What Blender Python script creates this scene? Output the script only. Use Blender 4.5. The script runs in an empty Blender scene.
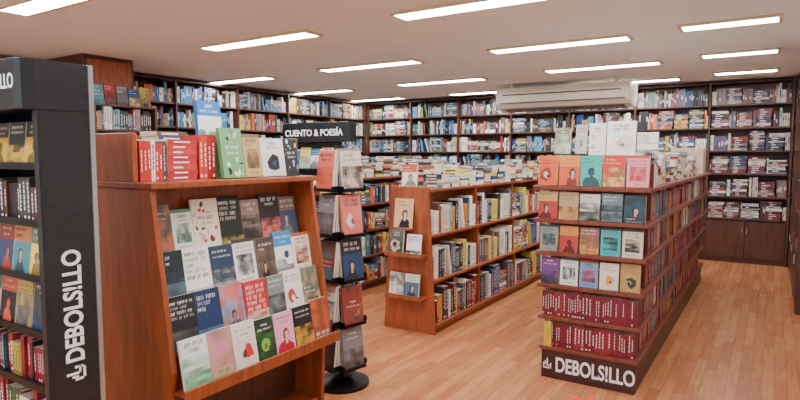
import bpy, math, random
from mathutils import Vector, Matrix, noise as mnoise
X=Vector((1,0,0)); Y=Vector((0,1,0)); Z=Vector((0,0,1))
V=Vector
def lin(c):
    return tuple((x/255/12.92 if x/255<=.04045 else ((x/255+.055)/1.055)**2.4) for x in c)
# ------------------------------------------------------------ materials
def mat(name,col,rough=.5,metal=0,noise=0,scale=4,bump=0,emit=None,stretch=(1,1,1),wood=False,spec=.5,col2=None):
    m=bpy.data.materials.new(name); m.use_nodes=True
    nt=m.node_tree; b=nt.nodes['Principled BSDF']
    c=lin(col); b.inputs['Base Color'].default_value=(*c,1)
    b.inputs['Roughness'].default_value=rough; b.inputs['Metallic'].default_value=metal
    b.inputs['Specular IOR Level'].default_value=spec
    if emit:
        b.inputs['Emission Color'].default_value=(*emit[0],1); b.inputs['Emission Strength'].default_value=emit[1]
    if noise or wood:
        tc=nt.nodes.new('ShaderNodeTexCoord'); mp=nt.nodes.new('ShaderNodeMapping')
        mp.inputs['Scale'].default_value=stretch
        nz=nt.nodes.new('ShaderNodeTexNoise'); nz.inputs['Scale'].default_value=scale; nz.inputs['Detail'].default_value=6
        nz.inputs['Distortion'].default_value=.6 if wood else 0
        nt.links.new(tc.outputs['Object'],mp.inputs[0]); nt.links.new(mp.outputs[0],nz.inputs['Vector'])
        r=nt.nodes.new('ShaderNodeValToRGB'); e=r.color_ramp.elements
        c2=lin(col2) if col2 else tuple(x*(1-noise) for x in c)
        e[0].position=.35; e[0].color=(*c2,1); e[1].position=.68; e[1].color=(*tuple(min(1,x*(1+noise*.3)) for x in c),1)
        nt.links.new(nz.outputs['Fac'],r.inputs[0]); nt.links.new(r.outputs[0],b.inputs['Base Color'])
        if bump:
            bp=nt.nodes.new('ShaderNodeBump'); bp.inputs['Strength'].default_value=bump; bp.inputs['Distance'].default_value=.003
            nt.links.new(nz.outputs['Fac'],bp.inputs['Height']); nt.links.new(bp.outputs[0],b.inputs['Normal'])
    return m
M={}
M['wall']=mat('wall_paint',(226,222,214),.8,noise=.06,scale=2)
M['ceil']=mat('ceiling_paint',(240,243,245),.85,noise=.03,scale=1.2)
M['cherry']=mat('cherry_wood',(156,78,40),.36,wood=True,noise=.34,scale=6,stretch=(4,4,.6),bump=.1)
M['cherry_d']=mat('reddish_wood',(132,64,42),.4,wood=True,noise=.34,scale=6,stretch=(4,.6,4),bump=.1)
M['brown']=mat('dark_brown_wood',(90,50,36),.45,wood=True,noise=.35,scale=6,stretch=(4,4,.6),bump=.1)
M['plinth']=mat('plinth_wood',(66,30,26),.4,wood=True,noise=.3,scale=6,stretch=(1,4,4))
M['black']=mat('black_laminate',(30,33,38),.25,noise=.15,scale=3)
M['silver']=mat('silver_trim',(180,182,186),.25,metal=.8,noise=.05,scale=9)
M['wire']=mat('black_metal',(20,20,22),.35,metal=.5,noise=.1,scale=9)
M['white']=mat('white_lettering',(245,245,245),.5,noise=.02,scale=9)
M['plastic']=mat('ac_plastic',(222,212,192),.4,noise=.04,scale=3)
M['grille']=mat('ac_grille',(95,90,82),.5,noise=.1,scale=9)
M['card']=mat('cardboard',(210,186,155),.8,noise=.12,scale=8)
M['frame']=mat('fixture_frame',(215,196,160),.4,noise=.04,scale=5)
M['tube']=mat('lamp_diffuser',(255,255,255),.5,emit=((.94,.97,1),46))
M['tape']=mat('floor_tape',(240,90,40),.5,noise=.1,scale=9)
def floor_mat():
    m=bpy.data.materials.new('laminate_floor'); m.use_nodes=True; nt=m.node_tree; b=nt.nodes['Principled BSDF']
    tc=nt.nodes.new('ShaderNodeTexCoord'); mp=nt.nodes.new('ShaderNodeMapping'); mp.inputs['Rotation'].default_value=(0,0,math.pi/2)
    br=nt.nodes.new('ShaderNodeTexBrick'); br.inputs['Scale'].default_value=1; br.inputs['Brick Width'].default_value=.62
    br.inputs['Row Height'].default_value=.075; br.inputs['Mortar Size'].default_value=.0012; br.offset=.37; br.inputs['Bias'].default_value=0
    br.inputs['Color1'].default_value=(*lin((202,138,92)),1); br.inputs['Color2'].default_value=(*lin((178,112,70)),1); br.inputs['Mortar'].default_value=(*lin((130,78,50)),1)
    nt.links.new(tc.outputs['Object'],mp.inputs[0]); nt.links.new(mp.outputs[0],br.inputs['Vector'])
    mp2=nt.nodes.new('ShaderNodeMapping'); mp2.inputs['Scale'].default_value=(14,1.2,1)
    nz=nt.nodes.new('ShaderNodeTexNoise'); nz.inputs['Scale'].default_value=3; nz.inputs['Detail'].default_value=6; nz.inputs['Distortion'].default_value=.5
    nt.links.new(tc.outputs['Object'],mp2.inputs[0]); nt.links.new(mp2.outputs[0],nz.inputs['Vector'])
    r=nt.nodes.new('ShaderNodeValToRGB'); r.color_ramp.elements[0].position=.3; r.color_ramp.elements[0].color=(.8,.74,.7,1); r.color_ramp.elements[1].position=.65; r.color_ramp.elements[1].color=(1.0,1.0,1.0,1)
    nt.links.new(nz.outputs['Fac'],r.inputs[0])
    mx=nt.nodes.new('ShaderNodeMix'); mx.data_type='RGBA'; mx.blend_type='MULTIPLY'; mx.inputs[0].default_value=1
    nt.links.new(br.outputs['Color'],mx.inputs[6]); nt.links.new(r.outputs[0],mx.inputs[7]); nt.links.new(mx.outputs[2],b.inputs['Base Color'])
    b.inputs['Roughness'].default_value=.24
    return m
M['floor']=floor_mat()
def book_mat():
    m=bpy.data.materials.new('book_covers'); m.use_nodes=True; nt=m.node_tree; b=nt.nodes['Principled BSDF']
    a=nt.nodes.new('ShaderNodeAttribute'); a.attribute_name='col'
    nt.links.new(a.outputs['Color'],b.inputs['Base Color']); b.inputs['Roughness'].default_value=.42
    return m
M['book']=book_mat()
# ------------------------------------------------------------ builders
class MB:
    def __init__(s): s.v=[];s.f=[];s.m=[];s.ms=[]
    def mi(s,k):
        if k not in s.ms: s.ms.append(k)
        return s.ms.index(k)
    def ob(s,o,a,b,c,k):
        n=len(s.v); o=V(o)
        if a.cross(b).dot(c)<0: a,b=b,a
        for q in (o,o+a,o+a+b,o+b,o+c,o+a+c,o+a+b+c,o+b+c): s.v.append(q[:])
        for f in ((0,3,2,1),(4,5,6,7),(0,1,5,4),(1,2,6,5),(2,3,7,6),(3,0,4,7)):
            s.f.append([n+i for i in f]); s.m.append(s.mi(k))
    def box(s,x0,x1,y0,y1,z0,z1,k): s.ob((x0,y0,z0),X*(x1-x0),Y*(y1-y0),Z*(z1-z0),k)
    def prism(s,pts,d,k):
        n=len(s.v); c=len(pts); d=V(d)
        nrm=sum(((V(pts[i])).cross(V(pts[(i+1)%c])) for i in range(c)),V((0,0,0)))
        if nrm.dot(d)<0: pts=pts[::-1]
        for p in pts: s.v.append(tuple(p))
        for p in pts: s.v.append((V(p)+d)[:])
        s.f.append([n+i for i in range(c)][::-1]); s.m.append(s.mi(k))
        s.f.append([n+c+i for i in range(c)]); s.m.append(s.mi(k))
        for i in range(c):
            j=(i+1)%c; s.f.append([n+i,n+j,n+c+j,n+c+i]); s.m.append(s.mi(k))
    def cyl(s,x,y,z0,z1,r,k,n=24,r2=None):
        r2=r if r2 is None else r2; b=len(s.v)
        for rr,z in ((r,z0),(r2,z1)):
            for i in range(n):
                a=2*math.pi*i/n; s.v.append((x+rr*math.cos(a),y+rr*math.sin(a),z))
        s.f.append([b+i for i in range(n)][::-1]); s.m.append(s.mi(k)); s.f.append([b+n+i for i in range(n)]); s.m.append(s.mi(k))
        for i in range(n):
            j=(i+1)%n; s.f.append([b+i,b+j,b+n+j,b+n+i]); s.m.append(s.mi(k))
    def make(s,name,bevel=0,parent=None):
        me=bpy.data.meshes.new(name); me.from_pydata(s.v,[],s.f)
        for k in s.ms: me.materials.append(M[k])
        me.polygons.foreach_set('material_index',s.m); me.update()
        o=bpy.data.objects.new(name,me); bpy.context.collection.objects.link(o)
        if bevel:
            bv=o.modifiers.new('bevel','BEVEL'); bv.width=bevel; bv.segments=2; bv.limit_method='ANGLE'
        if parent: o.parent=parent
        return o
PAGE=lin((228,216,194))
class BB:
    def __init__(s): s.v=[];s.f=[];s.c=[]
    def poly(s,pts,col):
        n=len(s.v); s.v.extend(p[:] for p in pts); s.f.append(list(range(n,n+len(pts)))); s.c.append(col)
    def box(s,o,W,D,H,cf,cs=None,ct=PAGE,cr=None):
        cs=cs or cf; cr=cr or cs
        a=o;b=o+W;c=o+W+D;d=o+D;e=o+H;f=b+H;g=c+H;h=d+H
        n=len(s.v); s.v.extend(p[:] for p in (a,b,c,d,e,f,g,h))
        for q,k in (((0,1,5,4),cf),((1,2,6,5),cr),((2,3,7,6),cs),((3,0,4,7),cs),((4,5,6,7),ct),((3,2,1,0),ct)):
            s.f.append([n+i for i in q]); s.c.append(k)
    def make(s,name,parent=None):
        me=bpy.data.meshes.new(name); me.from_pydata(s.v,[],s.f); me.materials.append(M['book'])
        at=me.attributes.new('col','FLOAT_COLOR','CORNER'); arr=[]
        for f,c in zip(s.f,s.c):
            arr.extend((c[0],c[1],c[2],1.0)*len(f))
        at.data.foreach_set('color',arr); me.update()
        o=bpy.data.objects.new(name,me); bpy.context.collection.objects.link(o)
        if parent: o.parent=parent
        return o
def L(*cs): return [lin(c) for c in cs]
MIX=L((232,228,218),(240,238,230),(215,205,180),(30,30,34),(25,35,60),(40,75,125),(35,110,150),(120,25,30),(165,40,35),(200,90,50),(220,145,60),(225,200,90),(60,100,70),(30,70,60),(110,80,60),(150,140,130),(190,185,175),(90,90,95),(70,130,140),(200,130,120),(50,45,50),(236,232,225))
BLU=L((30,60,120),(45,95,150),(40,120,160),(90,150,190),(220,220,220),(235,235,230),(190,180,160),(120,55,45),(40,40,50),(25,30,45),(70,50,40),(150,130,110),(60,110,100),(210,200,170),(180,150,60),(100,110,120))
DARK=L((60,40,45),(90,50,50),(40,40,60),(120,80,70),(170,160,150),(200,190,180),(70,60,90),(50,70,110),(120,100,80),(30,30,35),(210,205,200),(140,60,50),(100,80,110),(110,120,110),(60,90,100))
LAW=L((120,40,45),(140,50,48),(100,30,38),(215,212,205),(225,222,218),(180,170,160),(60,60,80),(100,66,62),(195,185,170),(80,44,50),(60,70,100),(40,40,44),(130,110,100),(90,80,110))
RED=L((128,26,44),(138,30,48),(118,24,40),(146,36,52),(124,28,46),(132,30,44),(154,44,56))
REDMIX=RED*3+L((230,225,215),(40,40,60),(60,110,120),(190,150,60))
def lum(c): return .3*c[0]+.6*c[1]+.1*c[2]
def mixc(a,b,t): return tuple(x*(1-t)+y*t for x,y in zip(a,b))
def decal(bb,o,W,H,N,u0,u1,v0,v1,col,lay=1):
    q=o+N*(.0005*lay)
    bb.poly([q+W*u0+H*v0,q+W*u1+H*v0,q+W*u1+H*v1,q+W*u0+H*v1],col)
def ell(bb,o,W,H,N,cu,cv,ru,rv,col,lay=1,n=14,wob=0,rng=None,a0=0,half=False):
    q=o+N*(.0005*lay); pts=[]
    for i in range(n+1 if half else n):
        a=(math.pi if half else 2*math.pi)*i/n+a0; k=1+(rng.uniform(-wob,wob) if wob else 0)
        pts.append(q+W*min(.99,max(.01,cu+ru*k*math.cos(a)))+H*min(.99,max(.005,cv+rv*k*math.sin(a))))
    bb.poly(pts,col)
def photo(bb,o,W,H,N,u0,u1,v0,v1,c1,c2,c3,rng,nx=9,ny=12,lay=1):
    s=V((rng.uniform(0,90),rng.uniform(0,90),rng.uniform(0,90))); q=rng.uniform(1.2,3); ax=rng.choice([(1,1),(.6,2.4),(2.4,.7)]); g=rng.uniform(-.9,.9); k2=rng.uniform(.25,.5)
    hz=rng.uniform(.25,.6)*ny
    for i in range(nx):
        for j in range(ny):
            t=mnoise.noise(s+V((i/nx*q*ax[0],j/ny*q*ax[1],0)))*.9+.45+(j/ny-.5)*g; t2=mnoise.noise(s+V((i*k2,j*k2,9)))*1.1+.15+(.35 if j<hz else 0)
            c=mixc(c1,c2,max(0,min(1,t))); c=mixc(c,c3,max(0,min(.85,t2)))
            decal(bb,o,W,H,N,u0+(u1-u0)*i/nx,u0+(u1-u0)*(i+1)/nx,v0+(v1-v0)*j/ny,v0+(v1-v0)*(j+1)/ny,c,lay)
def textline(bb,o,W,H,N,u0,u1,v,h,col,rng,lay=2.5,center=False):
    r=H.length/W.length; cw=h*.58*r
    n=int((u1-u0)/cw); 
    if n<1: return
    words=[];tot=0
    while tot<n:
        k=rng.randint(2,7); k=min(k,n-tot)
        words.append(k); tot+=k+1
        if rng.random()<.35 and tot>n*.45: break
    ln=(tot-1)*cw; u=u0+((u1-u0)-ln)/2 if center else u0
    for w in words:
        for i in range(w):
            k=rng.random()
            if k<.5: decal(bb,o,W,H,N,u,u+cw*.22,v,v+h,col,lay); decal(bb,o,W,H,N,u+cw*.22,u+cw*.7,v+(h*.38 if k<.25 else 0),v+(h*.62 if k<.25 else h*.2),col,lay); decal(bb,o,W,H,N,u+cw*.5,u+cw*.72,v+h*.3,v+h,col,lay)
            elif k<.7: decal(bb,o,W,H,N,u+cw*.25,u+cw*.5,v,v+h,col,lay)
            else: decal(bb,o,W,H,N,u,u+cw*.2,v,v+h,col,lay); decal(bb,o,W,H,N,u+cw*.2,u+cw*.7,v+h*.8,v+h,col,lay); decal(bb,o,W,H,N,u+cw*.2,u+cw*.6,v+h*.4,v+h*.55,col,lay)
            u+=cw
        u+=cw
WHITE=lin((240,238,230)); BLACK=lin((18,18,20))
ACC=L((220,90,50),(240,200,80),(60,130,140),(190,40,50),(90,60,50),(230,180,150),(120,140,100),(40,60,100),(200,200,195),(20,20,20),(150,190,210),(240,235,225))
def figure(bb,o,W,H,N,cu,v0,s,col,skin,rng,lay=2):
    if rng.random()<.6: skin=mixc(col,skin,rng.choice([0,.25,.5]))
    hx=rng.uniform(-.04,.04)*s
    ell(bb,o,W,H,N,cu,v0,rng.uniform(.2,.36)*s,.26*s,col,lay,10,.12,rng,0,True)
    decal(bb,o,W,H,N,cu+hx-.05*s,cu+hx+.05*s,v0+.18*s,v0+.3*s,skin,lay+.2)
    ell(bb,o,W,H,N,cu+hx,v0+.36*s,.13*s,.11*s,tuple(x*.35 for x in col),lay+.1,10,.14,rng)
    ell(bb,o,W,H,N,cu+hx+.02*s,v0+.345*s,.085*s,.08*s,skin,lay+.3,10,.06,rng)
def cover(bb,o,W,H,N,base,rng,acc=None,style=None):
    tc=WHITE if lum(base)<.3 else rng.choice([BLACK,lin((150,25,30)),BLACK,lin((30,60,110))])
    acc=acc or rng.choice(ACC); a2=rng.choice(ACC); dk=tuple(x*.25 for x in acc)
    st=style if style is not None else rng.choice([0,0,1,1,2,3,5,6,7,8,8])
    ctr=rng.random()<.5; h=rng.uniform(.04,.085); 
    skin=lin(rng.choice([(225,180,150),(200,150,120),(180,170,165)]))
    ty=rng.choice([.8,.8,.8,.12,.45])
    if st==0:
        photo(bb,o,W,H,N,0,1,0,1,mixc(base,acc,.15),mixc(base,dk,.75),acc,rng)
        if rng.random()<.35: figure(bb,o,W,H,N,rng.uniform(.35,.65),0,rng.uniform(.8,1.3),dk,skin,rng,1.6)
        if rng.random()<.5: decal(bb,o,W,H,N,.06,.94,ty-.12,ty+.12,base,2.2)
        textline(bb,o,W,H,N,.12,.9,ty,h,tc,rng,2.8,ctr); textline(bb,o,W,H,N,.12,.88,ty-.1,h*.8,tc,rng,2.8,ctr)
    elif st==1:
        photo(bb,o,W,H,N,0,1,0,rng.uniform(.45,.68),base,dk,acc,rng,9,8)
        textline(bb,o,W,H,N,.1,.9,.84,h,tc,rng,center=ctr); textline(bb,o,W,H,N,.1,.9,.73,h*.8,tc,rng,center=ctr)
    elif st==2:
        v=.93; hh=rng.uniform(.06,.09)
        for i in range(rng.randint(3,5)): v-=hh+.035; textline(bb,o,W,H,N,.08,.93,v,hh,tc if i%2==0 else mixc(tc,acc,.6),rng)
        photo(bb,o,W,H,N,0,1,0,rng.uniform(.12,.34),acc,base,dk,rng,8,4); 
    elif st==3:
        decal(bb,o,W,H,N,.0,1,.0,.64,acc,1); figure(bb,o,W,H,N,rng.uniform(.35,.65),.0,rng.uniform(.9,1.25),dk if lum(acc)>.1 else base,skin,rng)
        textline(bb,o,W,H,N,.1,.92,.84,h,tc,rng,center=ctr); textline(bb,o,W,H,N,.1,.9,.72,h*.8,tc,rng,center=ctr)
    elif st==4:
        figure(bb,o,W,H,N,rng.uniform(.4,.6),0,1.3,acc,skin,rng)
        textline(bb,o,W,H,N,.1,.92,.86,h,tc,rng,center=ctr); textline(bb,o,W,H,N,.1,.9,.75,h*.8,tc,rng,center=ctr)
    elif st==5:
        for i in range(20):
            ell(bb,o,W,H,N,rng.uniform(.1,.9),rng.uniform(.06,.94),rng.uniform(.03,.09),rng.uniform(.02,.08),rng.choice([acc,a2,dk,mixc(base,acc,.5)]),1+i*.04,7,.35,rng)
        decal(bb,o,W,H,N,.12,.88,.42,.7,base,2); textline(bb,o,W,H,N,.18,.84,.58,h,tc,rng,3,True); textline(bb,o,W,H,N,.18,.84,.47,h*.8,tc,rng,3,True)
    elif st==6:
        decal(bb,o,W,H,N,0,1,.0,.22,dk,1); decal(bb,o,W,H,N,0,1,.22,.4,acc,1); decal(bb,o,W,H,N,0,1,.4,.66,mixc(acc,WHITE,.5),1)
        ell(bb,o,W,H,N,rng.uniform(.3,.7),.46,.13,.09,a2,1.5)
        for i in range(rng.randint(2,4)): ell(bb,o,W,H,N,rng.uniform(.1,.9),.16,rng.uniform(.12,.3),rng.uniform(.08,.22),mixc(dk,acc,.12*i),1.8+i*.1,9,.15,rng,0,True)
        textline(bb,o,W,H,N,.1,.92,.84,h,tc,rng,center=ctr); textline(bb,o,W,H,N,.1,.9,.73,h*.8,tc,rng,center=ctr)
    elif st==8:
        n=rng.randint(4,7); e0=rng.uniform(.2,.35)
        photo(bb,o,W,H,N,0,1,0,1,base,mixc(base,acc,.25),mixc(base,dk,.2),rng,6,8)
        ell(bb,o,W,H,N,rng.uniform(.35,.65),.36,e0,e0*.7,acc,1.5,n*2,.3,rng); ell(bb,o,W,H,N,rng.uniform(.35,.65),.34,e0*.5,e0*.4,a2,1.8,n,.35,rng); ell(bb,o,W,H,N,rng.uniform(.35,.65),.3,e0*.3,e0*.2,dk,2,6,.3,rng)
        textline(bb,o,W,H,N,.1,.9,.82,h,tc,rng,center=True); textline(bb,o,W,H,N,.1,.9,.72,h,tc,rng,center=True)
    else:
        photo(bb,o,W,H,N,.14,.86,.2,.66,acc,base,dk,rng,7,6)
        decal(bb,o,W,H,N,0,1,.92,1,acc,1); textline(bb,o,W,H,N,.14,.9,.8,h,tc,rng,center=ctr); textline(bb,o,W,H,N,.14,.9,.71,h*.7,tc,rng,center=ctr); textline(bb,o,W,H,N,.2,.8,.08,.04,tc,rng,center=True)
def face(bb,o,Wd,Dd,w,h,th,lean,base,rng,acc=None,style=None):
    H=(Dd*math.sin(lean)+Z*math.cos(lean))*h; D=(Dd*math.cos(lean)-Z*math.sin(lean))*th
    o=V(o)+Z*(th*math.sin(lean)+.001); W=Wd*w
    bb.box(o,W,D,H,base,base,PAGE,PAGE)
    cover(bb,o,W,H,-D.normalized(),base,rng,acc,style)
def spine(bb,o,Wv,Dv,Hv,col,rng,detail):
    bb.box(o,Wv,Dv,Hv,col,tuple(x*.9 for x in col))
    N=-Dv.normalized()
    if detail>=1 and rng.random()<.75:
        tc=WHITE if lum(col)<.25 else BLACK
        if detail>=2:
            v=rng.uniform(.2,.35); e=rng.uniform(.7,.9)
            while v<e:
                l=rng.uniform(.05,.12); decal(bb,o,Wv,Hv,N,.36,.64,v,v+l,tc); v+=l+.03
            if rng.random()<.6: decal(bb,o,Wv,Hv,N,.25,.75,.05,.11,tc)
        else:
            v=rng.uniform(.25,.5); decal(bb,o,Wv,Hv,N,.3,.7,v,v+rng.uniform(.12,.4),tc if rng.random()<.6 else rng.choice(MIX))
def fill(bb,o,Wd,Dd,Ln,depth,hmax,pal,rng,detail=1,stack=.06,gap=.03,hr=(.66,.93),th=(.012,.036),inset=.015,same=(1,1,2,3)):
    o=V(o)+Z*.001; x=.004; cap=min(hmax,.30)
    while x<Ln-.02:
        r=rng.random()
        if r<gap:
            x+=rng.uniform(.01,.04)
            if rng.random()<.7:
                t=rng.uniform(*th); h=rng.uniform(*hr)*cap*.95; a=rng.uniform(.12,.3)
                need=t*math.cos(a)+h*math.sin(a)
                if x+need<Ln:
                    Wv=(Wd*math.cos(a)+Z*math.sin(a))*t; Hv=(Z*math.cos(a)-Wd*math.sin(a))*h
                    q=o+Wd*(x+h*math.sin(a))+Dd*inset
                    spine(bb,q,Wv,Dd*min(depth-inset,.15),Hv,rng.choice(pal),rng,detail)
                    x+=need+.002
            continue
        if r<gap+stack and Ln-x>.25:
            w=rng.uniform(.19,.24); z=0; top=rng.uniform(.65,.97)*hmax
            while z<top-.03:
                t=rng.uniform(.014,.038); j=rng.uniform(0,.012); ww=w-rng.uniform(0,.03)
                c=rng.choice(pal); q=o+Wd*(x+j)+Dd*(inset+rng.uniform(0,.02))+Z*z
                dd=min(depth-.05,rng.uniform(.13,.16))
                bb.box(q,Wd*ww,Dd*dd,Z*t,c,PAGE,c,PAGE)
                tc=WHITE if lum(c)<.25 else BLACK
                decal(bb,q,Wd*ww,Z*t,-Dd,.2,.2+rng.uniform(.2,.5),.35,.65,tc)
                z+=t+.0005
            x+=w+.012; continue
        n=rng.choice(same); c=rng.choice(pal); t=rng.uniform(*th); h=rng.uniform(*hr)*cap; d=min(depth-inset-.01,rng.uniform(.12,.17)); ins=inset+rng.uniform(0,.015)
        for _ in range(n):
            if x+t>Ln: break
            cc=tuple(min(1,k*rng.uniform(.8,1.15)) for k in c)
            spine(bb,o+Wd*x+Dd*ins,Wd*t,Dd*d,Z*(h*rng.uniform(.99,1)),cc,rng,detail); x+=t+.0008
        if x>Ln-th[0]-.003: break
def flatstack(bb,o,Wd,Dd,w,d,top,pal,rng,cols=None):
    z=.001; o=V(o)
    while z<top:
        t=rng.uniform(.016,.036); c=rng.choice(pal)
        q=o+Wd*rng.uniform(-.008,.008)+Dd*rng.uniform(-.008,.008)+Z*z
        bb.box(q,Wd*w,Dd*d,Z*t,c,PAGE,c,PAGE if rng.random()<.4 else c)
        decal(bb,q,Wd*w,Z*t,-Dd,.15,.7,.3,.7,WHITE if lum(c)<.25 else BLACK)
        z+=t+.0006
    cover(bb,V(q)+Z*t,Wd*w,Dd*d,Z,c,rng,style=rng.choice([2,5,6]))
    return z
def text(name,body,size,loc,xd,yd,parent,mk='white',align='LEFT',ex=.001,sx=1,off=.018):
    cu=bpy.data.curves.new(name,'FONT'); cu.body=body; cu.size=size; cu.extrude=ex; cu.align_x=align; cu.align_y='CENTER'; cu.offset=size*off
    cu.materials.append(M[mk]); o=bpy.data.objects.new(name,cu); bpy.context.collection.objects.link(o)
    zd=xd.cross(yd); m=Matrix((xd*sx,yd,zd)).transposed().to_4x4(); m.translation=V(loc); o.matrix_world=m
    o.parent=parent
    return o
def icon(name,o,u,v,n,s,parent):
    b=MB(); o=V(o)
    for (x,y,w,h) in ((0,0,1,.16),(0,0,.16,.7),(.84,0,.16,.7),(.42,.3,.16,.95),(.42,.3,.58,.14),(.2,.5,.14,.4)):
        b.ob(o+u*x*s+v*y*s,u*w*s,v*h*s,n*.002,'white')
    return b.make(name,0,parent)
# ------------------------------------------------------------ room shell
H=2.8; XL,XR,YF,YB=-7.76,1.7,-2.2,10.56
def slab(name,x0,x1,y0,y1,z0,z1,k):
    b=MB(); b.box(x0,x1,y0,y1,z0,z1,k); return b.make(name)
slab('floor',XL-.1,XR+.1,YF-.1,YB+.1,-.1,0,'floor')
slab('ceiling',XL-.1,XR+.1,YF-.1,YB+.1,H,H+.1,'ceil')
slab('wall_left',XL-.1,XL,YF-.1,YB+.1,0,H,'wall')
slab('wall_back',XL,XR,YB,YB+.1,0,H,'wall')
slab('wall_right',XR,XR+.1,YF-.1,YB+.1,0,H,'wall')
slab('wall_pier',.60,XR,6.2,YB,0,H,'wall')
wx0,wx1,wz0,wz1=-6.6,1.3,.35,2.55  # unseen opening behind the camera, added to let in cool fill light
b=MB(); b.box(XL,wx0,YF-.1,YF,0,H,'wall'); b.box(wx1,XR,YF-.1,YF,0,H,'wall'); b.box(wx0,wx1,YF-.1,YF,0,wz0,'wall'); b.box(wx0,wx1,YF-.1,YF,wz1,H,'wall'); b.make('wall_front')
b=MB()
for i in range(5):
    x=wx0+(wx1-wx0-.06)*i/4; b.box(x,x+.06,YF-.08,YF-.02,wz0,wz1,'silver')
b.box(wx0,wx1,YF-.08,YF-.02,wz0,wz0+.06,'silver'); b.box(wx0,wx1,YF-.08,YF-.02,wz1-.06,wz1,'silver'); b.make('added_window_1',.004)  # frame of the added opening, made up for the fill light
slab('baseboard_right',XR-.015,XR,YF,6.2,0,.09,'brown')
slab('baseboard_front',XL,XR-.02,YF,YF+.015,0,.09,'brown')
pl=bpy.data.lights.new('added_window_portal','AREA'); pl.shape='RECTANGLE'; pl.size=wx1-wx0; pl.size_y=wz1-wz0; pl.cycles.is_portal=True  # portal guiding sky fill through the added opening
po=bpy.data.objects.new('added_window_portal',pl); bpy.context.collection.objects.link(po); po.location=((wx0+wx1)/2,YF-.12,(wz0+wz1)/2); po.rotation_euler=(math.radians(90),0,0)
# ------------------------------------------------------------ lights
def light(x,y,l,w=.2,k='tube'):
    b=MB(); z=H
    b.box(x-l/2-.03,x+l/2+.03,y-w/2-.03,y-w/2,z-.025,z,'frame'); b.box(x-l/2-.03,x+l/2+.03,y+w/2,y+w/2+.03,z-.025,z,'frame')
    b.box(x-l/2-.03,x-l/2,y-w/2,y+w/2,z-.025,z,'frame'); b.box(x+l/2,x+l/2+.03,y-w/2,y+w/2,z-.025,z,'frame')
    b.box(x-l/2,x+l/2,y-w/2,y+w/2,z-.022,z-.002,k)
    b.make('ceiling_light')
for yy in (2.2,4.1,6.0,7.8,9.6): light(-1.93,yy,1.4)  # nearest panel is out of view, added for room illumination
for yy in (2.3,4.2,6.1,8.0,9.75): light(-4.40,yy,1.45)
for yy in (2.3,6.2,8.1,9.8): light(-6.85,yy,1.2)
for yy in (2.2,4.0,5.84,7.6,9.3): light(-.37,yy,.72)
light(-1.93,.3,1.4); light(-4.38,.4,1.4); light(-1.2,-1.3,1.4)  # extra unseen fixtures on the camera side, added to brighten the room
# ------------------------------------------------------------ wall bookcases
ZR=[.66,1.0,1.35,1.70,2.05,2.40,2.74]
def wallcase(o,Wd,Dd,bay,n,zs,pals,seed,cab=True,wood='brown',detail=1,depth=.33,stack=.06,special=None):
    rng=random.Random(seed); o=V(o); b=MB(); bb=BB(); Lt=bay*n; T=.028
    b.ob(o+Dd*(depth-.015),Wd*Lt,Dd*.014,Z*zs[-1],wood)
    for i in range(n+1):
        x=i*bay-(T/2 if 0<i<n else (T if i==n else 0)); b.ob(o+Wd*x,Wd*T,Dd*(depth-.015),Z*(zs[-1]+.03),wood)
    for i in range(n):
        x=i*bay+(T if i==0 else T/2); w=bay-(T*1.5 if i in(0,n-1) else T)
        sp=special and i in special
        for z in zs: b.ob(o+Wd*x+Dd*.006+Z*(z-.0),Wd*w,Dd*(depth-.022),Z*.024,wood)
        if cab:
            b.ob(o+Wd*x+Dd*.03,Wd*w,Dd*.02,Z*.08,wood)
            for k in range(2):
                b.ob(o+Wd*(x+k*w/2+.004)+Dd*-.004+Z*.085,Wd*(w/2-.008),Dd*.02,Z*(zs[0]-.1),wood)
                b.ob(o+Wd*(x+w/2+(-.035 if k==0 else .025))-Dd*.018+Z*(zs[0]-.2),Wd*.01,Dd*.014,Z*.09,'silver')
        for j in range(len(zs)-1):
            pal=pals[(j+i)%len(pals)] if rng.random()<.6 else rng.choice(pals)
            if sp: pal=LAW
            fill(bb,o+Wd*(x+.004)+Dd*.02+Z*(zs[j]+.025),Wd,Dd,w-.01,depth-.05,zs[j+1]-zs[j]-.03,pal,rng,detail,stack=rng.choice([.7,.5,.3]) if sp else stack*rng.choice([.3,1,2.5]),gap=.03,inset=.02,th=(.012,.036),hr=(.58,.98),same=(1,1,1,2,4))
    b.make('wall_bookcase',.002); bb.make('shelved_books')
wallcase((-7.40,10.22,0),X,Y,1.09,7,ZR,[BLU,MIX,DARK,BLU],11,stack=.1,special=(6,))
wallcase((-7.42,4.30,0),Y,-X,1.178,5,ZR,[MIX,BLU,MIX],12)
wallcase((-7.42,1.2,0),Y,-X,1.2,2,ZR,[MIX,BLU],13)
wallcase((.25,10.2,0),-Y,X,1.0,3,ZR,[MIX,DARK],14,stack=.1)
b=MB(); b.box(-7.75,-6.6,3.66,4.27,0,H,'brown'); b.box(-6.598,-6.585,3.70,4.23,.1,H-.05,'cherry'); b.make('wood_clad_column',.003)
b=MB(); bb=BB(); rng=random.Random(5)
b.box(-6.56,-6.545,3.60,4.33,0,2.2,'brown')
for y in (3.58,4.33): b.box(-6.56,-6.28,y,y+.025,0,2.22,'brown')
for z in (.1,.5,.9,1.25,1.6,1.92,2.2):
    b.box(-6.545,-6.28,3.606,4.328,z,z+.022,'brown')
    fill(bb,(-6.29,3.61,z+.023),Y,-X,.70,.2,.28,MIX,rng,2) if z<2.1 else [face(bb,(-6.36,3.62+.145*i,z+.023),Y,-X,.135,rng.uniform(.2,.25),.02,.15,rng.choice(MIX),rng) for i in range(5)]
nb=b.make('narrow_bookcase',.002); bb.make('books',nb)
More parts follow.
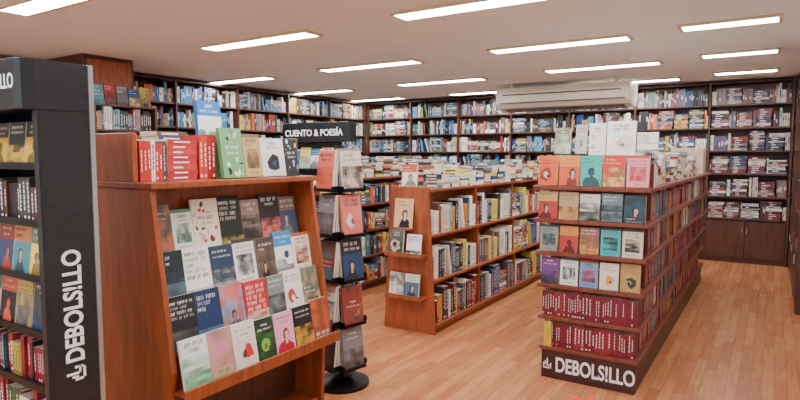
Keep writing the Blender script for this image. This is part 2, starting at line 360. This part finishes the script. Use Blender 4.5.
# ------------------------------------------------------------ AC
b=MB(); x0,x1=-3.85,-1.78
pr=[(9.45,2.72),(9.45,2.50),(9.42,2.42),(9.30,2.375),(8.98,2.41),(8.90,2.47),(8.88,2.65),(8.93,2.72)]
b.prism([(x0,y,z) for y,z in pr],(x1-x0,0,0),'plastic')
b.box(x0+.12,x1-.12,8.868,8.884,2.605,2.625,'grille'); b.box(x0+.06,x1-.06,8.876,8.90,2.475,2.495,'grille')
b.prism([(x0+.1,9.0,2.40),(x0+.1,9.25,2.375),(x0+.1,9.25,2.365),(x0+.1,9.0,2.395)],(x1-x0-.2,0,0),'grille')
for x in (x0+.2,x1-.24):
    for y in (9.0,9.36): b.box(x,x+.04,y,y+.04,2.715,H,'plastic')
b.make('air_conditioner',.01)
# ------------------------------------------------------------ island with red books (right)
rng=random.Random(21)
xc=-1.07; hw=lambda z:.335+.07*z/1.42
b=MB(); bb=BB(); y0,y1=4.14,8.5; zs=[.24,.47,.71,.95,1.19,1.43]
b.box(xc-.33,xc+.33,y0,y1-.02,0,.212,'plinth')
b.box(xc-.15,xc+.15,y0+.2,y1-.2,.24,1.402,'cherry_d')
for z in zs:
    w=hw(z); b.box(xc-w,xc+w,y0-(w-hw(0))*.6,y1,z-.028,z,'cherry_d')
for z0,z1 in zip(zs[:-1],zs[1:]):
    w=hw(z0)-.03
    for y in (y0+.2,y0+1.25,y0+2.3,y0+3.35):
        for s in (-1,1):
            xa=xc+s*.15; xb=xc+s*w; b.box(min(xa,xb),max(xa,xb),y,y+.02,z0,z1-.028,'cherry_d')
    zz=z1-z0-.03
    for k in range(4):
        ya=y0+.222+1.05*k; ln=1.02 if k<3 else y1-ya-.2
        fill(bb,(xc+w+.015,ya,z0),Y,-X,ln,w-.14,zz,REDMIX if z0<.9 else MIX+RED*3,rng,2,stack=.03,gap=.03,hr=(.72,.97),same=(2,3,4,6),inset=.012,th=(.014,.03))
        fill(bb,(xc-w-.015,ya+ln,z0),-Y,X,ln,w-.14,zz,REDMIX,rng,1,hr=(.75,.97),same=(2,3,4))
    hwz=hw(z0)-.02
    yf=y0-(hw(z0)-hw(0))*.6
    if z0<.6:
        fill(bb,(xc-hwz,yf+.0,z0),X,Y,hwz*2,.19,zz,RED,rng,2,stack=0,gap=0,hr=(.84,.93),same=(3,4,5),th=(.014,.026))
        if z0<.3: fill(bb,(xc-hwz+.01,yf-.001,z0),X,Y,.07,.16,zz,L((220,190,60)),rng,2,stack=0,gap=0,hr=(.9,.94),inset=-.004)
    else:
        n=5; st=hwz*2/n
        colsets={.71:L((120,70,140),(240,238,230),(120,160,200),(240,236,225),(200,160,90)),.95:L((150,150,140),(215,150,70),(150,100,90),(60,180,190),(225,215,190)),1.19:L((215,180,110),(200,170,130),(235,235,230),(110,140,150),(50,52,58))}
        accs=L((40,60,40),(190,60,50),(60,60,70),(230,160,60),(30,90,110))
        for i in range(n):
            face(bb,(xc-hwz+st*i+.006,yf+.02,z0),X,Y,st-.012,rng.uniform(.185,.198),.02,.08,colsets[z0][i],rng,acc=accs[(i*2+int(z0*10))%5],style=rng.choice([0,0,1,3,8,7]))
        fill(bb,(xc-hwz+.02,yf+.075,z0),X,Y,hwz*2-.05,.1,.17,RED,rng,0,stack=0,gap=0,hr=(.6,.75))
isl=b.make('island_bookshelf',.003); bb.make('books',isl)
text('plinth_lettering','DEBOLS!LLO',.15,(xc-.225,y0-.0015,.105),X,Z,isl,sx=.66,off=.025)
icon('plinth_emblem',V((xc-.315,y0-.001,.07)),X,Z,-Y,.062,isl)
bb=BB(); z=1.43
cols=L((235,110,35),(240,150,60),(50,190,175),(225,55,35),(235,150,155))
for i in range(5): face(bb,(xc-.38+.154*i,y0+.0,z),X,Y,.142,.215,.03,.12,cols[i],rng,acc=[lin((160,50,20)),lin((230,90,40)),lin((30,80,90)),lin((240,200,120)),lin((230,60,60))][i],style=[8,3,4,1,7][i])
for i in range(5): bb.box(V((xc-.35+.15*i,y0+.12,z+.001)),X*.14,Y*.1,Z*(.16),rng.choice(MIX),PAGE,PAGE)
hs=[]
for i in range(3):
    t=flatstack(bb,(xc-.36+.25*i,y0+.27,z),X,Y,.22,.2,.2,MIX,rng); hs.append(t)
for i,(c,w,h) in enumerate(zip(L((120,130,80),(200,190,175),(235,230,215),(248,248,246),(235,230,225)),(.12,.08,.12,.2,.14),(.2,.22,.24,.25,.18))):
    xo=[-.36,-.2,-.10,.03,.24][i]
    k=min(2,max(0,int((xo+.36)/.25)))
    face(bb,(xc+xo,y0+.30,z+max(hs[k],hs[min(2,int((xo+w+.36)/.25))])),X,Y,w,h,.025,.12,c,rng,acc=lin((210,215,210)) if i==3 else None,style=[0,8,7,8,2][i])
yy=y0+.52
LIGHT=L((240,238,232),(235,230,222),(228,222,210),(215,210,200),(240,240,240))
while yy<y1-1.1:
    for s in range(3):
        flatstack(bb,(xc-.37+.25*s,yy,z),X,Y,.22,.19,rng.uniform(.06,.24),MIX+LIGHT*3+L((235,120,60),(235,200,80)),rng)
    yy+=.23
bb.make('displayed_books')
b=MB(); b.box(xc-.0,xc+.36,7.85,8.2,1.431,1.74,'card'); b.box(xc+.16,xc+.20,7.848,8.202,1.431,1.742,'frame')
b.prism([(xc,7.85,1.74),(xc-.1,7.85,1.82),(xc-.095,7.85,1.825),(xc+.005,7.85,1.745)],(0,.35,0),'card')
b.make('cardboard_box',.002)
# ------------------------------------------------------------ middle island
rng=random.Random(31)
xc=-2.83; hw=lambda z:.28-.075*z/1.35
b=MB(); bb=BB(); y0,y1=4.56,8.6; zs=[.09,.50,.92,1.34]
b.box(xc-.25,xc+.25,y0+.03,y1-.03,0,.066,'cherry')
b.prism([(xc-.28,y0,0),(xc+.28,y0,0),(xc+.205,y0,1.36),(xc-.205,y0,1.36)],(0,.03,0),'cherry')
b.prism([(xc-.28,y1-.03,0),(xc+.28,y1-.03,0),(xc+.205,y1-.03,1.36),(xc-.205,y1-.03,1.36)],(0,.03,0),'cherry')
b.box(xc-.02,xc+.02,y0+.03,y1-.03,.09,1.33,'cherry')
for z in zs: b.box(xc-hw(z)-.01,xc+hw(z)+.01,y0+.03,y1-.03,z-.025,z,'cherry')
for z0,z1 in zip(zs[:-1],zs[1:]):
    for k in range(4):
        ya=y0+.04+1.0*k; w=hw(z1)
        if k: b.box(xc+.02,xc+w,ya-.02,ya,z0,z1-.025,'cherry'); b.box(xc-w,xc-.02,ya-.02,ya,z0,z1-.025,'cherry')
        fill(bb,(xc+hw(z0)+.0,ya+.004,z0),Y,-X,.955,hw(z0)-.03,z1-z0-.04,MIX+L((235,235,230),(230,225,210),(220,200,90),(240,238,232)),rng,2,stack=.05,hr=(.7,1.1),same=(1,2,3,5))
        fill(bb,(xc-hw(z0)-.0,ya+.96,z0),-Y,X,.95,hw(z0)-.03,z1-z0-.04,MIX,rng,1)
for z in (.35,.74): 
    b.box(xc-.19,xc+.21,y0-.13,y0,z-.02,z,'cherry'); b.box(xc-.19,xc+.21,y0-.13,y0-.118,z,z+.02,'cherry')
mid=b.make('island_bookshelf',.003)
face(bb,(xc-.14,y0-.045,.98),X,Y,.2,.27,.008,.12,lin((225,175,130)),rng,acc=BLACK,style=4)
for x,zz,w,h,c,a,s in ((-.16,.74,.15,.225,(24,70,60),(200,170,150),8),(.03,.74,.15,.19,(235,235,232),(60,60,60),2),(-.16,.35,.15,.21,(60,105,85),(230,230,220),0),(.01,.35,.15,.21,(225,225,215),(70,110,140),3)):
    face(bb,(xc+x,y0-.10,zz),X,Y,w,h,.02,.15,lin(c),rng,acc=lin(a),style=s)
bb.make('books',mid)
b2=MB(); b2.box(xc-.15,xc+.07,y0-.06,y0,.96,.98,'cherry'); b2.make('picture_ledge',.002,mid)
z=1.361; bb=BB()
face(bb,(xc-.11,y0+.05,z+.001),X,Y,.16,.2,.02,.08,lin((205,90,45)),rng,style=3)
yy=y0+.28
YL=MIX+L((235,205,60),(240,225,150),(238,235,225),(238,235,225))
while yy<y1-.3:
    for s in range(2):
        flatstack(bb,(xc-.205+.21*s,yy,z-.02),X,Y,.2,.15,rng.uniform(.08,.26),YL,rng)
    yy+=.19
bb.make('stacked_books',mid)
# ------------------------------------------------------------ further islands
def island(xc,hwb,y0,y1,seed,hdr=False):
    rng=random.Random(seed); b=MB(); bb=BB(); zs=[.1,.42,.74,1.06,1.38]
    b.box(xc-hwb+.02,xc+hwb-.02,y0+.03,y1-.03,0,.075,'plinth')
    for y in (y0,y1-.03): b.box(xc-hwb,xc+hwb,y,y+.03,0,1.40,'cherry_d')
    b.box(xc-.02,xc+.02,y0+.03,y1-.03,.1,1.37,'cherry_d')
    for z in zs: b.box(xc-hwb,xc+hwb,y0+.03,y1-.03,z-.025,z,'cherry_d')
    for z0 in zs[:-1]:
        fill(bb,(xc+hwb,y0+.04,z0),Y,-X,y1-y0-.08,.28,.28,MIX,rng,1); fill(bb,(xc-hwb,y1-.04,z0),-Y,X,y1-y0-.08,.28,.28,MIX,rng,1)
    yy=y0+.06
    while yy<y1-.25:
        for s in range(2): flatstack(bb,(xc-hwb+.04+(hwb)*s,yy,1.38),X,Y,.2,.15,rng.uniform(.04,.24),YL,rng)
        yy+=.2
    o=b.make('island_bookshelf',.003); bb.make('books',o); return o
isl4=island(-4.5,.36,5.2,8.7,41)
isl5=island(-6.0,.3,5.3,8.8,42)
b=MB(); b.box(-4.86,-4.80,5.1,5.18,0,1.8,'black'); b.box(-4.16,-4.10,5.1,5.18,0,1.8,'black'); b.box(-4.80,-4.16,5.13,5.15,.05,1.8,'black')
pts=[]; n=10
for i in range(n+1):
    t=i/n; x=-4.9+t*1.0; pts.append((x,5.06-.05*math.sin(math.pi*t),1.8))
b.prism(pts+[(-3.9,5.18,1.8),(-4.9,5.18,1.8)],(0,0,.22),'black')
bb=BB(); rng=random.Random(44)
for z in (.3,.6,.9,1.2,1.5):
    b.box(-4.80,-4.16,5.02,5.13,z-.015,z,'black')
    for k in range(4): face(bb,(-4.79+.158*k,5.05,z),X,Y,.15,rng.uniform(.2,.24),.02,.15,rng.choice(MIX),rng)
sg=b.make('category_sign_stand',.003); bb.make('books',sg)
text('sign_lettering','CUENTO & POESÍA',.10,(-4.38,5.004,1.9),X,Z,sg,align='CENTER')
# ------------------------------------------------------------ wooden display (left)
rng=random.Random(52)
b=MB(); bb=BB(); ya,yb=1.66,2.82; T=.03
prof=[(-3.02,0),(-2.40,0),(-2.38,.45),(-2.34,.62),(-2.47,1.49),(-3.02,1.49)]
for y in (ya,yb-T): b.prism([(x,y,z) for x,z in prof],(0,T,0),'cherry')
b.box(-3.04,-2.44,ya-.012,yb+.012,1.49,1.52,'cherry')
b.box(-3.02,-3.0,ya+T,yb-T,.05,1.49,'cherry')
tiers=[(-2.27,.52),(-2.355,.715),(-2.44,.925),(-2.525,1.15)]
for i,(x,z) in enumerate(tiers):
    b.box(x-.12,x,ya+T,yb-T,z-.022,z,'cherry')
    if i<3: b.box(x-.12,x-.105,ya+T,yb-T,z,tiers[i+1][1]-.022,'cherry')
b.box(-2.27,-2.255,ya+.005,yb-.005,.485,.55,'cherry')
b.box(-2.66,-2.645,ya+T,yb-T,1.15,1.49,'cherry')
b.box(-2.64,-2.62,ya+T,yb-T,.05,.92,'brown')
b.box(-3.0,-2.42,ya+T,yb-T,.06,.09,'cherry')
b.box(-3.0,-2.60,ya,ya+.03,1.52,1.76,'cherry'); b.box(-3.0,-2.60,yb-.03,yb,1.52,1.76,'cherry')
b.box(-3.0,-2.975,ya+.03,yb-.03,1.52,1.76,'cherry')
disp=b.make('wooden_book_display',.004)
def row(x,z,lst,y=ya+.035,gap=.003,lean=.18):
    for w,h,c,a,s in lst:
        face(bb,(x+rng.uniform(0,.008),y+rng.uniform(-.001,.001),z),Y,-X,w,h,.018,lean+rng.uniform(-.03,.03),lin(c),rng,acc=lin(a) if a else None,style=s)
        y+=w+gap
row(-2.292,.52,[(.155,.25,(225,235,225),(110,190,130),1),(.15,.25,(190,165,120),(225,120,170),0),(.155,.25,(235,230,220),(205,30,40),8),(.135,.235,(22,24,26),(90,190,70),8),(.15,.235,(240,160,190),(190,20,50),4),(.155,.24,(24,24,26),(210,160,60),1),(.155,.25,(215,105,60),(120,60,40),0)])
row(-2.378,.715,[(.155,.25,(24,26,32),(120,120,120),2),(.155,.25,(24,50,90),(90,130,180),2),(.155,.25,(235,100,50),(130,160,190),0),(.165,.24,(200,36,40),(230,220,200),2),(.13,.24,(125,135,132),(60,60,60),1),(.155,.25,(240,236,230),(190,60,50),8),(.155,.24,(95,110,100),(180,160,120),0)])
row(-2.463,.925,[(.15,.25,(20,45,50),(90,120,130),1),(.165,.255,(240,238,232),(170,170,166),2),(.155,.24,(40,60,85),(160,170,170),1),(.16,.255,(230,230,226),(60,60,60),7),(.14,.245,(130,110,95),(70,50,44),0),(.15,.265,(50,140,205),(240,240,240),6),(.155,.24,(238,232,215),(200,90,60),7)])
row(-2.548,1.15,[(.15,.25,(50,95,90),(190,110,80),0),(.125,.22,(228,232,222),(70,140,120),7),(.17,.265,(236,226,205),(200,80,50),5),(.16,.27,(22,32,26),(160,140,60),2),(.14,.24,(150,135,120),(50,44,44),1),(.16,.265,(40,36,40),(225,120,110),1),(.14,.24,(120,110,100),(60,80,110),3)])
z=1.521; yy=ya+.04
def run(n,t,h,c,x=-2.60):
    global yy
    for i in range(n):
        spine(bb,V((x,yy,z)),Y*t,X*-.15,Z*h,lin(c),rng,2); yy+=t+.001
run(3,.02,.2,(205,45,45)); run(1,.022,.21,(235,232,225)); run(2,.02,.19,(200,50,50)); run(1,.018,.2,(90,60,60))
y_=yy+.004; zz=0
for i in range(8):
    cc=[(195,45,50),(185,38,44),(200,60,60)][i%3]
    jj=rng.uniform(0,.012)
    bb.box(V((-2.60,y_+jj,z+zz)),Y*.18,X*-.14,Z*.026,lin(cc),PAGE,lin(cc),PAGE); decal(bb,V((-2.60,y_+jj,z+zz)),Y*.18,Z*.026,X,.2,.2+rng.uniform(.3,.6),.35,.65,WHITE); zz+=.0265
yy=y_+.20
run(2,.026,.235,(215,60,50)); run(2,.026,.24,(175,30,40))
for w,h,c,a,s in ((.155,.28,(110,165,110),(230,235,200),5),(.13,.25,(195,160,100),(130,100,60),7),(.19,.23,(240,238,234),(20,20,20),8),(.115,.23,(30,30,32),(235,235,230),5)):
    face(bb,(-2.53,yy,z),Y,-X,w,h,.025,.15,lin(c),rng,acc=lin(a),style=s)
    if w>.12: face(bb,(-2.60,yy+.003,z),Y,-X,w-.01,h-.02,.025,.12,lin(c),rng,acc=lin(a),style=s)
    yy+=w+.004
for yq,tp in ((ya+.06,.17),(ya+.27,.24),(ya+.83,.22)):
    zq=flatstack(bb,(-2.78,yq,z),Y,-X,.19,.15,tp,MIX,rng)
for i,(yq,h,c) in enumerate(((ya+.06,.05,0),)):
    pass
fill(bb,(-2.79,ya+1.03,z),Y,-X,.08,.15,.25,MIX,rng,2,gap=0,stack=0)
zt=flatstack(bb,(-2.80,2.20,z),Y,-X,.24,.16,.17,MIX,rng)
face(bb,(-2.82,2.23,z+zt),Y,-X,.17,.26,.03,.08,lin((40,120,190)),rng,acc=lin((240,240,240)),style=6)
bb.make('books',disp)
# ------------------------------------------------------------ black display tower (far left)
rng=random.Random(61)
b=MB(); bb=BB(); x0,x1,ty0,ty1=-2.92,-2.30,1.10,1.31; HT=2.005
b.box(x1-.03,x1,ty0,ty1-.02,.06,HT-.005,'black')
b.box(x1-.032,x1+.006,ty1-.02,ty1,.03,HT,'silver'); b.box(x1-.031,x1+.003,ty0-.008,ty0,.03,1.82,'black')
b.box(x0,x0+.03,ty0,ty1,.06,HT-.005,'black'); b.box(x0+.03,x1-.03,ty1-.035,ty1-.02,.06,HT-.005,'black')
b.box(x0-.01,x1+.012,ty0-.03,ty1+.01,0,.06,'black')
hp=[(x0-.0,1.11),(x0+.01,1.06),(x0+.03,1.035),(x1-.03,1.035),(x1-.01,1.05),(x1+.004,1.09),(x1+.004,ty1-.021),(x0,ty1-.021)]
b.prism([(x,y,1.82) for x,y in hp],(0,0,HT-1.82),'black')
tz=[.08,.30,.52,.735,.955,1.175,1.39,1.61]
for z in tz: b.box(x0+.03,x1-.03,ty0-.0,ty1-.036,z-.015,z,'wire'); b.box(x0+.03,x1-.03,ty0-.004,ty0,z-.015,z+.014,'wire')
tw=b.make('book_display_tower',.004)
ct=[(150,60,40),(196,130,80),(90,130,80),(200,190,160),(60,110,80),(200,80,50),(200,170,80),(60,62,60)]
for i,z in enumerate(tz):
    if i in (4,5): 
        for k in range(4): face(bb,(x0+.035+.138*k,ty0+.02,z),X,Y,.13,.195,.02,.12,lin(ct[(i*3+k)%8]),rng,style=rng.choice([0,0,1,3]))
    elif i==7:
        for k in range(4): face(bb,(x0+.035+.138*k,ty0+.02,z),X,Y,.13,.17,.02,.12,lin([(20,20,22),(60,40,40),(30,40,30),(30,28,24)][k]),rng,acc=lin((200,160,40)),style=rng.choice([1,3]))
    elif i==6: fill(bb,(x0+.04,ty0+.01,z),X,Y,.54,.14,.19,L((30,30,30),(60,60,60),(40,30,34),(90,40,40),(70,80,90)),rng,2,gap=0,stack=0)
    else: fill(bb,(x0+.04,ty0+.01,z),X,Y,.54,.14,.19,REDMIX+L((30,30,30),(60,90,60),(200,180,160)),rng,2,gap=0,stack=0)
bb.make('books',tw)
text('header_lettering','DEBOLS!LLO',.075,(x1-.032,1.0345,1.92),X,Z,tw,align='RIGHT',sx=.75)
text('side_lettering','DEBOLS!LLO',.10,(x1+.001,ty0+.10,.83),Z,-Y,tw,sx=.80,off=.025)
icon('side_emblem',V((x1,ty0+.135,.755)),Z,-Y,X,.06,tw)
# ------------------------------------------------------------ spinner rack
def spinner(cx,cy,rot,seed,h=1.70):
    rng=random.Random(seed); b=MB(); bb=BB()
    b.cyl(cx,cy,0,.025,.2,'wire',32); b.cyl(cx,cy,.025,.06,.19,'wire',32,.06); b.cyl(cx,cy,.06,h,.02,'wire',16); b.cyl(cx,cy,h,h+.02,.03,'wire',16)
    for ti,z in enumerate([.14,.455,.77,1.085,1.40]):
        b.cyl(cx,cy,z,z+.012,.06,'wire',16)
        for k in range(4):
            a=rot+k*math.pi/2; N=V((math.cos(a),math.sin(a),0)); W=V((-math.sin(a),math.cos(a),0)); D=-N
            c=V((cx,cy,z)); hw_=.098
            b.ob(c+N*.06-W*hw_,W*2*hw_,N*.10,Z*.008,'wire'); b.ob(c+N*.155-W*hw_,W*2*hw_,N*.006,Z*.025,'wire')
            b.ob(c+N*.06-W*hw_,W*2*hw_,N*.005,Z*.29,'wire')
            for e in (-hw_,hw_-.005): b.ob(c+N*.06+W*e,W*.005,N*.095,Z*.04,'wire')
            base=L((225,110,90),(235,228,222),(60,80,70),(228,226,222),(205,205,208),(130,130,135),(30,34,40),(90,130,135),(225,215,190),(40,40,44),(140,60,50))
            for dd in (.146,.122,.098):
                bc=rng.choice(base)
                if ti==4 and dd>.13 and k!=0: bc=lin((222,105,85))
                if ti==4 and dd>.13 and k==0: bc=lin((225,205,190))
                face(bb,c+N*dd-W*(.092-rng.uniform(0,.006))+Z*.008,W,D,.178,rng.uniform(.265,.29),.018,.12 if dd>.13 else .1,bc,rng)
    o=b.make('revolving_book_rack',.001); bb.make('books',o)
spinner(-2.57,3.22,math.radians(-12),71)
b=MB(); b.box(-1.12,-1.0,3.86,3.90,0,.0015,'tape'); b.box(-1.0,-.96,3.86,3.98,0,.0015,'tape'); b.make('floor_tape_mark')
# ------------------------------------------------------------ world + camera
w=bpy.data.worlds.new('world'); bpy.context.scene.world=w; w.use_nodes=True
w.node_tree.nodes['Background'].inputs[0].default_value=(.88,.94,1,1); w.node_tree.nodes['Background'].inputs[1].default_value=2.2
cam=bpy.data.cameras.new('camera'); co=bpy.data.objects.new('camera',cam); bpy.context.collection.objects.link(co)
cam.lens=26.1; cam.sensor_width=36; cam.clip_start=.05; cam.clip_end=60
co.location=(0,0,1.65)
co.rotation_euler=(math.radians(90-4.4),0,math.radians(32.7))
bpy.context.scene.camera=co
